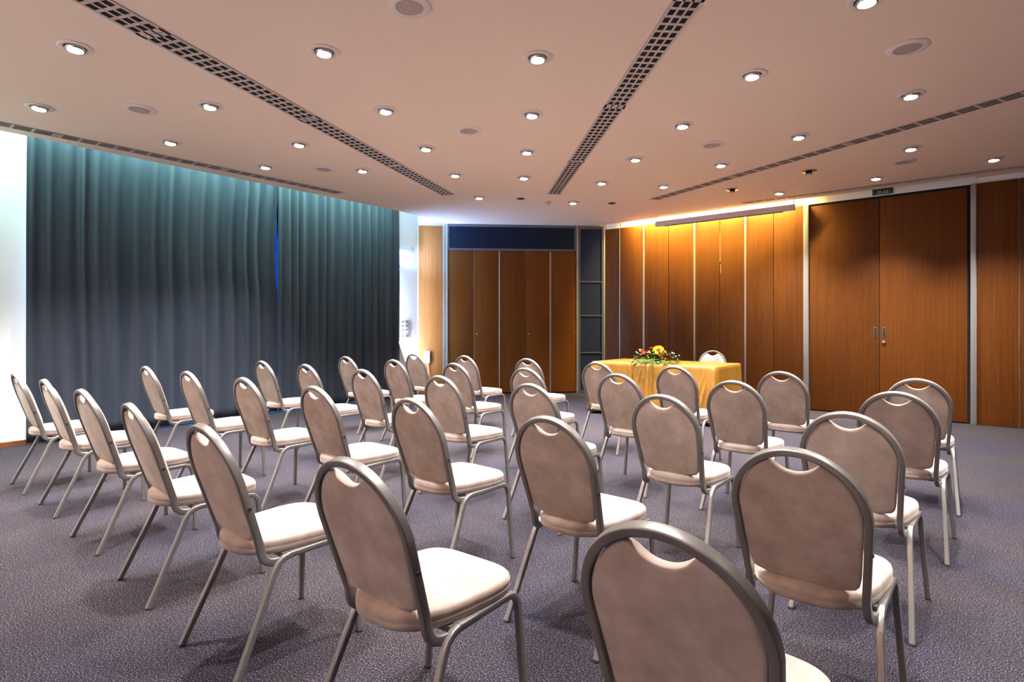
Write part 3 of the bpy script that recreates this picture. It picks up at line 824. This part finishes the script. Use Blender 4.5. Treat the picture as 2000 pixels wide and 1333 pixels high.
# letters I Z L A Z as raised strokes
def stroke(mb, x0, z0, x1, z1, t):
    dx, dz = x1-x0, z1-z0; l = math.hypot(dx, dz); nx, nz = -dz/l*t/2, dx/l*t/2
    q = [(x0+nx,z0+nz),(x1+nx,z1+nz),(x1-nx,z1-nz),(x0-nx,z0-nz)]
    mb.add([(x,-.0135,z) for x, z in q]+[(x,-.0118,z) for x, z in q], [(0,1,2,3),(7,6,5,4),(0,4,5,1),(1,5,6,2),(2,6,7,3),(3,7,4,0)])
def letter(ch, x, w, h, t, z):
    mb = MB(); z0, z1 = z, z+h
    if ch == 'I': stroke(mb, x+w/2, z0, x+w/2, z1, t)
    if ch == 'Z': stroke(mb, x, z1-t/2, x+w, z1-t/2, t); stroke(mb, x+w*.93, z1-t*.6, x+w*.07, z0+t*.6, t); stroke(mb, x, z0+t/2, x+w, z0+t/2, t)
    if ch == 'L': stroke(mb, x+t/2, z0, x+t/2, z1, t); stroke(mb, x, z0+t/2, x+w, z0+t/2, t)
    if ch == 'A': stroke(mb, x, z0, x+w/2, z1, t); stroke(mb, x+w, z0, x+w/2, z1, t); stroke(mb, x+w*.22, z0+h*.33, x+w*.78, z0+h*.33, t)
    return mb
x = -.062
for ch, w in (('I',.010),('Z',.024),('L',.022),('A',.026),('Z',.024)):
    letter(ch, x, w, .034, .0055, -.026).build('letter', M['signtext'], sg, smooth=False); x += w+.006
ac = empty('wall_heater', (LW(6.52), 6.52, 2.63)); tag(ac, 'small white wall-mounted air unit high beside the right curtain', 'air unit')
ac.rotation_euler = (0,0,math.atan(.0447))
MB().box(0, .085, -.22, .235, -.065, .065).build('housing', M['plastic'], ac, bevel=.008)
MB().box(.085, .089, -.20, .215, -.02, -.012).box(.085, .089, -.20, .215, .006, .014).box(.085, .089, -.20, .215, .03, .038).build('slots', M['white'], ac)
sw = empty('switch_panel', (LW(6.55), 6.55, 1.21)); tag(sw, 'white panel of sockets and switches on the wall beside the right curtain', 'switch panel')
sw.rotation_euler = (0,0,math.atan(.0447))
for (z0, z1, rows_) in ((-.07,.16,3),(-.185,-.085,1)):
    pl = MB().box(0, .012, -.15, .145, z0, z1).build('switch_plate', M['plastic'], sw, bevel=.003)
    for rr in range(rows_):
        zc = z1-.035-rr*.075 if rows_ > 1 else (z0+z1)/2
        for yy in (-.09, 0, .09):
            MB().box(.012, .017, yy-.02, yy+.02, zc-.012, zc+.012).build('switch', M['slateframe'], pl, bevel=.002)
cp = DP(-7.985)
wb_ = empty('wall_box', (cp[0]+sq*.03, cp[1]-sq*.03, .687), pi/4); tag(wb_, 'small white rounded box on the lit wood panel behind the curtain-end chair', 'wall box')
MB().box(-.048, .048, -.035, 0, -.11, .11).build('cover', M['plastic'], wb_, bevel=.012)
cbp = [(0.01,-.016,-.10),(.015,-.018,-.25),(.035,-.02,-.45),(.05,-.03,-.60),(.06,-.05,-.672)]
cb = MB().tube([(p[0],p[1],p[2]) for p in cbp], .007, 8).build('cable', M['yellow'], wb_)

# ------------------------------------------------------------------ lights
def area(name, loc, dirv, sx, sy, energy, color, spread=180, up=None):
    ld = bpy.data.lights.new(name, 'AREA'); ld.shape = 'RECTANGLE'; ld.size = sx; ld.size_y = sy
    ld.energy = energy; ld.color = color; ld.spread = math.radians(spread)
    o = bpy.data.objects.new(name, ld); COL.objects.link(o); o.location = loc
    o.rotation_euler = Vector(dirv).to_track_quat('-Z', 'Y').to_euler(); return o
bpy.data.lights['downlight_beam'].energy = SPOT_E
# added fill lamp in the rear opening, lifts ceiling and chair backs
area('rear_fill', (-2.3, YB-.3, 1.4), (0,1,.34), 7.6, 2.6, 35, (1,.78,.62))
area('rear_fill_uplight', (-3.6, YB+.14, 2.46), (0,.5,1), 8.0, .12, 330, (1,.79,.62), 120)  # added lamp over the unseen ledge, brightens the ceiling
# cool strip in the curtain cove, warm strip in the front cove
area('curtain_cove_strip', (-7.60, 2.35, 3.50), (-.22,0,-1), 7.6, .08, 200, (.52,1,.86))
area('front_cove_strip', (-3.60, 9.32, 3.36), (0,.14,-1), 2.8, .05, 400, (1,.80,.24), 125)
# daylight through the curtained window and spilling past the two curtain ends
area('window_daylight', (LW(3.87)+.012, 3.87, 1.5), (1,.0447,-.02), 4.1, 2.8, 520, (.16,.50,1))
area('window_spill_left', (LW(1.5)+.045, 1.54, 1.55), (-.25,-1,0), .05, 2.9, 15, (.66,.84,1))
area('window_spill_right', (LW(6.2)+.045, 6.22, 1.55), (-.10,1,0.45), .05, 2.9, 120, (.46,.66,1))
fl.scale = (1.22, 1.0, 1.12)
area('corner_ceiling_fill', (LW(6.2)+.06, 6.26, 2.35), (.45,.75,.9), .05, .7, 50, (.22,.42,1), 120)  # added hidden lamp, tints the corner ceiling blue
w = bpy.data.worlds.new('world'); SC.world = w; w.use_nodes = True
bg = w.node_tree.nodes['Background']; bg.inputs[0].default_value = (.20,.45,1,1); bg.inputs[1].default_value = .6
